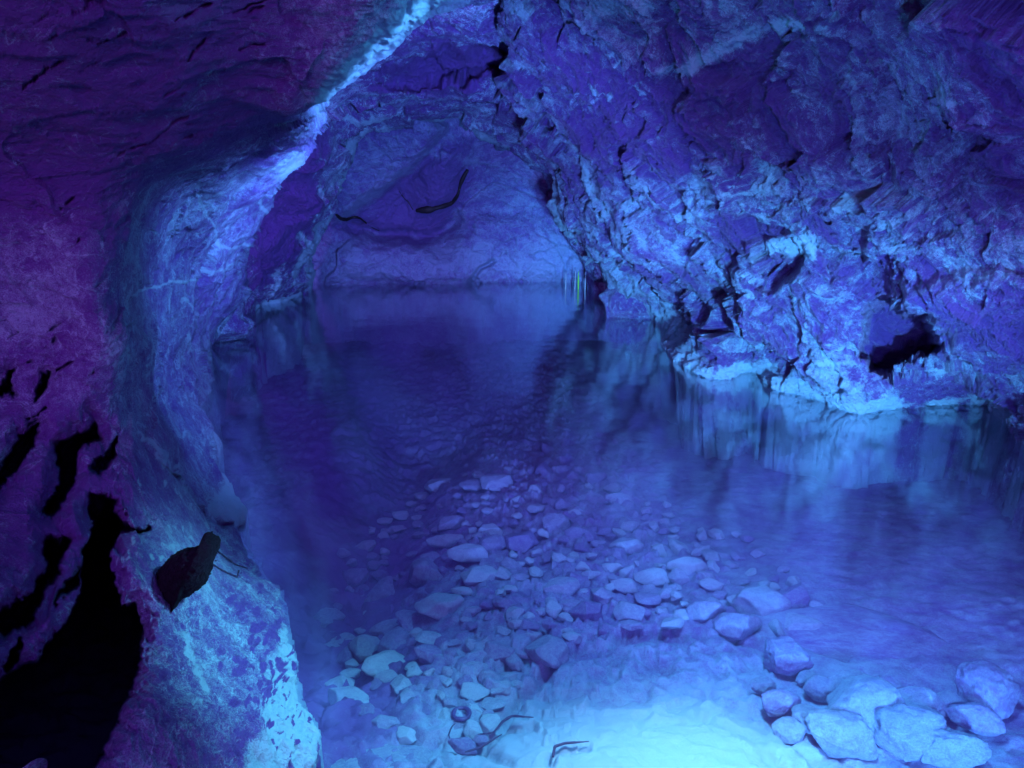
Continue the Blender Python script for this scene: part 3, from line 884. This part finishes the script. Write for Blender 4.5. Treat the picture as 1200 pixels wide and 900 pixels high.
slab(430, 905, 190, 90, 0.1, 303, 'smooth pale submerged shelf at the foot of the bright foreground rock', -0.06, 0.25)
slab(1010, 740, 250, 90, -0.15, 305, 'large dim rounded slab under blue water beyond the pale boulders', -0.06, 0.2, M_bed)
bl = [(912, 838, 52, 'rounded pale boulder touching the brightest part of the pool bed'), (945, 856, 46, 'dull boulder wedged between the rounded pale boulder and the widest pale one'),
      (1012, 848, 100, 'widest pale lumpy boulder in the row at the near edge of the pool'), (1000, 822, 62, 'low pale boulder behind the widest pale one'),
      (960, 820, 46, 'small blue grey boulder at the back of the pale row'), (1075, 842, 62, 'pale boulder right of the widest one in the row'),
      (1060, 874, 96, 'broad pale boulder in front of the row at the bottom edge'), (985, 880, 84, 'whitish boulder in front of the dull wedged boulder'),
      (1140, 860, 60, 'knobbly pale boulder ending the row beside the dark mound'), (1155, 828, 82, 'rounded dim blue mound standing behind the knobbly pale boulder'),
      (945, 805, 30, 'little round pale stone set apart behind the row of boulders'), (920, 785, 70, 'smooth dark blue boulder at the far edge of the brightest part of the pool bed'),
      (1110, 895, 80, 'pale flat boulder cut by the bottom edge of the picture'), (895, 815, 34, 'small pale stone leaning on the upper side of the rounded pale boulder'),
      (1040, 815, 40, 'small pale hump between the low pale boulder and the dim mound'), (925, 870, 44, 'pale knob of rock at the lit front of the row'), (1105, 838, 46, 'little pale boulder beside the knobbly one ending the row')]
for k, (px, py, w, lab) in enumerate(bl):
    p = bed_point(px, py)
    s = w / FPX * np.linalg.norm(p - np.array([0, 0, CAM_H])) * 0.42
    me = stone_mesh('boulder', 400 + k, 14, 0.6, 0.09, M_bed if 'd' == lab[-1] or 'dim' in lab or 'dark blue' in lab else M_slab, ICO5, soft=0.3)
    put('boulder', me, p + np.array([0, 0, s * .3 + .03]), s, (random.uniform(-.15, .15), random.uniform(-.15, .15), random.uniform(-.6, .6)), lab, 'boulder', 'boulders at the near edge of the pool')


# ------------------------------------------------------------------ branches, twigs and small things
def tube(name, pts, radii, mat, label, cat, group=None, sides=12, wob=0.15, seed=0):
    pts = np.asarray(pts, float)
    n = 60
    d = np.r_[0, np.cumsum(np.linalg.norm(np.diff(pts, axis=0), axis=1))]
    t = np.linspace(0, d[-1], n)
    C = np.stack([np.interp(t, d, pts[:, k]) for k in range(3)], 1)
    for _ in range(6):
        C[1:-1] = (C[:-2] + 2 * C[1:-1] + C[2:]) / 4
    R = np.interp(t, np.linspace(0, d[-1], len(radii)), radii)
    R = R * (1 + wob * vnoise(np.stack([t / max(R.mean() * 3, 1e-4), t * 0, t * 0 + seed], 1), seed))
    T = np.gradient(C, axis=0); T /= np.linalg.norm(T, axis=1, keepdims=True)
    up = np.array([0.1, 0.9, 0.3])
    A = np.cross(T, up); A /= np.linalg.norm(A, axis=1, keepdims=True)
    Bn = np.cross(T, A)
    th = np.linspace(0, 2 * np.pi, sides, endpoint=False)
    ring = C[None] + R[None, :, None] * (np.cos(th)[:, None, None] * A[None] + np.sin(th)[:, None, None] * Bn[None])
    ring = np.concatenate([np.repeat(C[None, :1], sides, 0), ring, np.repeat(C[None, -1:], sides, 0)], 1)
    c0 = C.mean(0)
    o = grid_mesh(name, ring, None, closed_s=True, mat=mat, origin=c0)
    return tag(o, label, cat, group)


def on(surfname, pts, lift):
    return [surf(surfname, x, y, lift) for x, y in pts]


tube('branch', on('back_wall', [(488, 247), (500, 246), (515, 243), (530, 238), (537, 228), (539, 215), (543, 206), (548, 199)], .10), [.045, .056, .044, .052, .040, .024, .034, .03], M_bark,
     'thick black branch bent upward like a hook against the back wall', 'branch', wob=0.3)
tube('branch', on('back_wall', [(393, 252), (399, 256), (405, 258), (414, 254), (422, 255), (429, 261), (436, 267), (445, 270)], .08), [.02, .03, .035, .035, .025, .015, .012, .006], M_bark,
     'thin wavy black branch on the back wall beside the arch leg', 'branch')
tube('twig', on('back_wall', [(467, 224), (472, 231), (478, 237), (484, 246)], .05), [.006, .012, .014, .01], M_twig, 'faint thin twig running down to the end of the hooked black branch', 'twig')
tube('twig', on('rock_wall', [(248, 662), (262, 669), (279, 675), (283, 664)], .02), [.004, .005, .005, .004], M_twig, 'dark twig with a sharp bend sticking out below the black lump', 'twig', wob=.25)
tube('twig', on('rock_wall', [(252, 645), (262, 644), (270, 650), (280, 658), (294, 660)], .02), [.004, .0045, .004, .003], M_twig, 'dark curved twig reaching from the black lump to the rock edge', 'twig', wob=.25)
tube('twig', on('rock_wall', [(253, 648), (258, 655), (251, 658)], .015), [.003, .0035, .003], M_twig, 'tiny looped twig tight against the black lump tip', 'twig')

p = bed_point(541, 847)
P = np.zeros((40, 14, 3))
for i in range(40):
    for j in range(14):
        a, b = 2 * math.pi * i / 40, 2 * math.pi * j / 13
        R, r = 0.034, 0.009 * (1 + .15 * math.sin(3 * a))
        P[i, j] = (p[0] + (R + r * math.cos(b)) * math.cos(a), p[1] + (R + r * math.cos(b)) * math.sin(a) * 1.1, p[2] + 0.045 + r * math.sin(b))
tag(grid_mesh('ring', P, None, closed_s=True, mat=M_ring, origin=p), 'small dark ring lying on the stony pool bed near the bottom edge', 'ring')


def bedline(pts, lift):
    return [bed_point(x, y, -lift) for x, y in pts]


tube('twig', bedline([(545, 889), (562, 884), (578, 874), (588, 868)], .03), [.003, .005, .0045, .002], M_twig, 'short dark stick lying in front of the ring on the pool bed', 'twig')
tube('twig', bedline([(560, 868), (578, 866), (590, 852), (600, 846), (625, 848)], .03), [.002, .004, .006, .005, .002], M_twig, 'crooked dark stick right of the ring on the pool bed', 'twig')
tube('twig', bedline([(530, 882), (526, 868), (530, 858), (538, 852)], .03), [.002, .0025, .0025, .002], M_twig, 'thin bent wire like twig running down from the ring', 'twig')
tube('twig', bedline([(648, 892), (650, 880), (662, 876), (690, 874)], .02), [.005, .006, .005, .002], M_twig, 'dark hooked stick lying alone on the brightest part of the pool bed', 'twig')

# pale dripstone stubs and one green shoot at the far waterline
for k, (px, py, hp, lab) in enumerate([(663, 320, 9, 'lowest single pale drip stub at the far waterline, set apart from the cluster'), (674, 318, 11, 'pale drip stub just beside the green shoot'),
                                       (686, 316, 8, 'short pale stub between the green shoot and the overhang tip'), (695, 317, 9, 'pale stub nearest the dark gap under the overhang tip')]):
    Y = 13.6
    a = at(px, py + 5, Y); b = at(px + .4, py - hp * .12, Y)
    a[2] = -0.05
    tube('stalagmite', [a, a * .5 + b * .5, b], [.016, .013, .004], M_drip, lab, 'stalagmite', 'pale stubs at the far waterline', seed=k)
a = at(678, 324, 13.55); a[2] = -0.03
b = at(678, 318, 13.55)
tube('shoot', [a, a * .5 + b * .5, b], [.010, .018, .004], M_green, 'tiny bright green shoot at the far waterline', 'plant')

# ------------------------------------------------------------------ light
w = bpy.data.worlds.new('World'); sc.world = w; w.use_nodes = True
nt = w.node_tree
bg = nt.nodes['Background']
sky = nt.nodes.new('ShaderNodeTexSky'); sky.sky_type = 'NISHITA'; sky.sun_disc = False
sky.sun_elevation = math.radians(35); sky.sun_rotation = math.radians(200)
mx = nt.nodes.new('ShaderNodeMix'); mx.data_type = 'RGBA'; mx.blend_type = 'MULTIPLY'; mx.inputs['Factor'].default_value = 1
mx.inputs['B'].default_value = (0.60, 0.17, 0.95, 1)
nt.links.new(sky.outputs[0], mx.inputs['A'])
nt.links.new(mx.outputs['Result'], bg.inputs['Color'])
bg.inputs['Strength'].default_value = 0.15


def lamp(name, kind, loc, aim, col, power, radius, cone=None, blend=0.8):
    d = bpy.data.lights.new(name, kind)
    d.color = col; d.energy = power; d.shadow_soft_size = radius
    if kind == 'SPOT':
        d.spot_size = math.radians(cone); d.spot_blend = blend
    o = bpy.data.objects.new(name, d)
    o.location = loc
    v = Vector(aim) - Vector(loc)
    o.rotation_euler = v.to_track_quat('-Z', 'Y').to_euler()
    COL.objects.link(o)
    return o


KEY = (0.07, 0.60, 1.0)
IND = (0.16, 0.30, 1.0)
BLU = (0.10, 0.36, 1.0)
lamp('added_lamp', 'POINT', (0.55, 4.1, 3.05), (0, 8, 0), KEY, 44, 0.2)  # unseen lamps without fixtures, added to brighten and tint the rock
lamp('added_lamp', 'SPOT', (0.9, 2.25, 2.85), (0.70, 2.24, 0), (0.34, 0.62, 0.82), 2300, 0.2, 35, 1.0)
lamp('added_lamp', 'SPOT', (0.8, 2.9, 3.0), (1.1, 2.2, 0), KEY, 800, 0.25, 60, 1.0)
lamp('added_lamp', 'SPOT', (0.25, 4.3, 3.1), (0.35, 3.4, 0), KEY, 300, 0.25, 74, 1.0)
lamp('added_lamp', 'SPOT', (0.9, 2.5, 2.2), (-0.65, 2.75, 0.15), (0.18, 0.60, 0.92), 1000, 0.15, 46, 1.0)
lamp('added_lamp', 'SPOT', (1.4, 3.9, 2.95), (-2.1, 5.4, 1.2), (0.16, 0.34, 1.0), 1000, 0.2, 50, 0.9)
lamp('added_lamp', 'SPOT', (0.7, 4.3, 2.95), (-0.95, 4.7, 2.62), (0.16, 0.6, 1.0), 130, 0.1, 60, 1.0)
lamp('added_lamp', 'SPOT', (0.6, 0.8, 0.85), (-1.7, 14, 1.6), IND, 6200, 0.15, 44, 0.5)
lamp('added_lamp', 'SPOT', (1.2, -2.0, 0.55), (2.1, 6.6, 0.2), (0.12, 0.45, 1.0), 19000, 0.15, 30, 1.0)
lamp('added_lamp', 'SPOT', (0.9, 0.2, 1.0), (2.3, 7, 1.9), (0.16, 0.22, 1.0), 1150, 0.2, 80, 0.6)
lamp('added_lamp', 'SPOT', (1.1, 3.0, 2.75), (1.6, 4.5, -0.4), (0.20, 0.36, 1.0), 900, 0.2, 84, 1.0)
lamp('added_lamp', 'SPOT', (0.3, 5.2, 3.1), (-0.6, 6.6, 0), (0.5, 0.10, 1.0), 170, 0.2, 84, 1.0)
# soft violet light added from behind the viewer to fill the shaded rock
sd = bpy.data.lights.new('fill_sun', 'SUN')
sd.energy = 1.15; sd.angle = math.radians(18); sd.color = (0.55, 0.17, 1.0)
so = bpy.data.objects.new('fill_sun', sd); COL.objects.link(so)
so.rotation_euler = Vector((-0.12, 1.0, -0.24)).to_track_quat('-Z', 'Y').to_euler()

# ------------------------------------------------------------------ render
sc.view_settings.view_transform = 'Standard'
sc.view_settings.look = 'None'
sc.view_settings.exposure = 0
sc.view_settings.gamma = 1
sc.render.engine = 'CYCLES'
cy = sc.cycles
cy.use_denoising = True
cy.max_bounces = 8; cy.diffuse_bounces = 3; cy.glossy_bounces = 4; cy.transparent_max_bounces = 8
cy.sample_clamp_indirect = 6.0
cy.caustics_reflective = False; cy.caustics_refractive = False
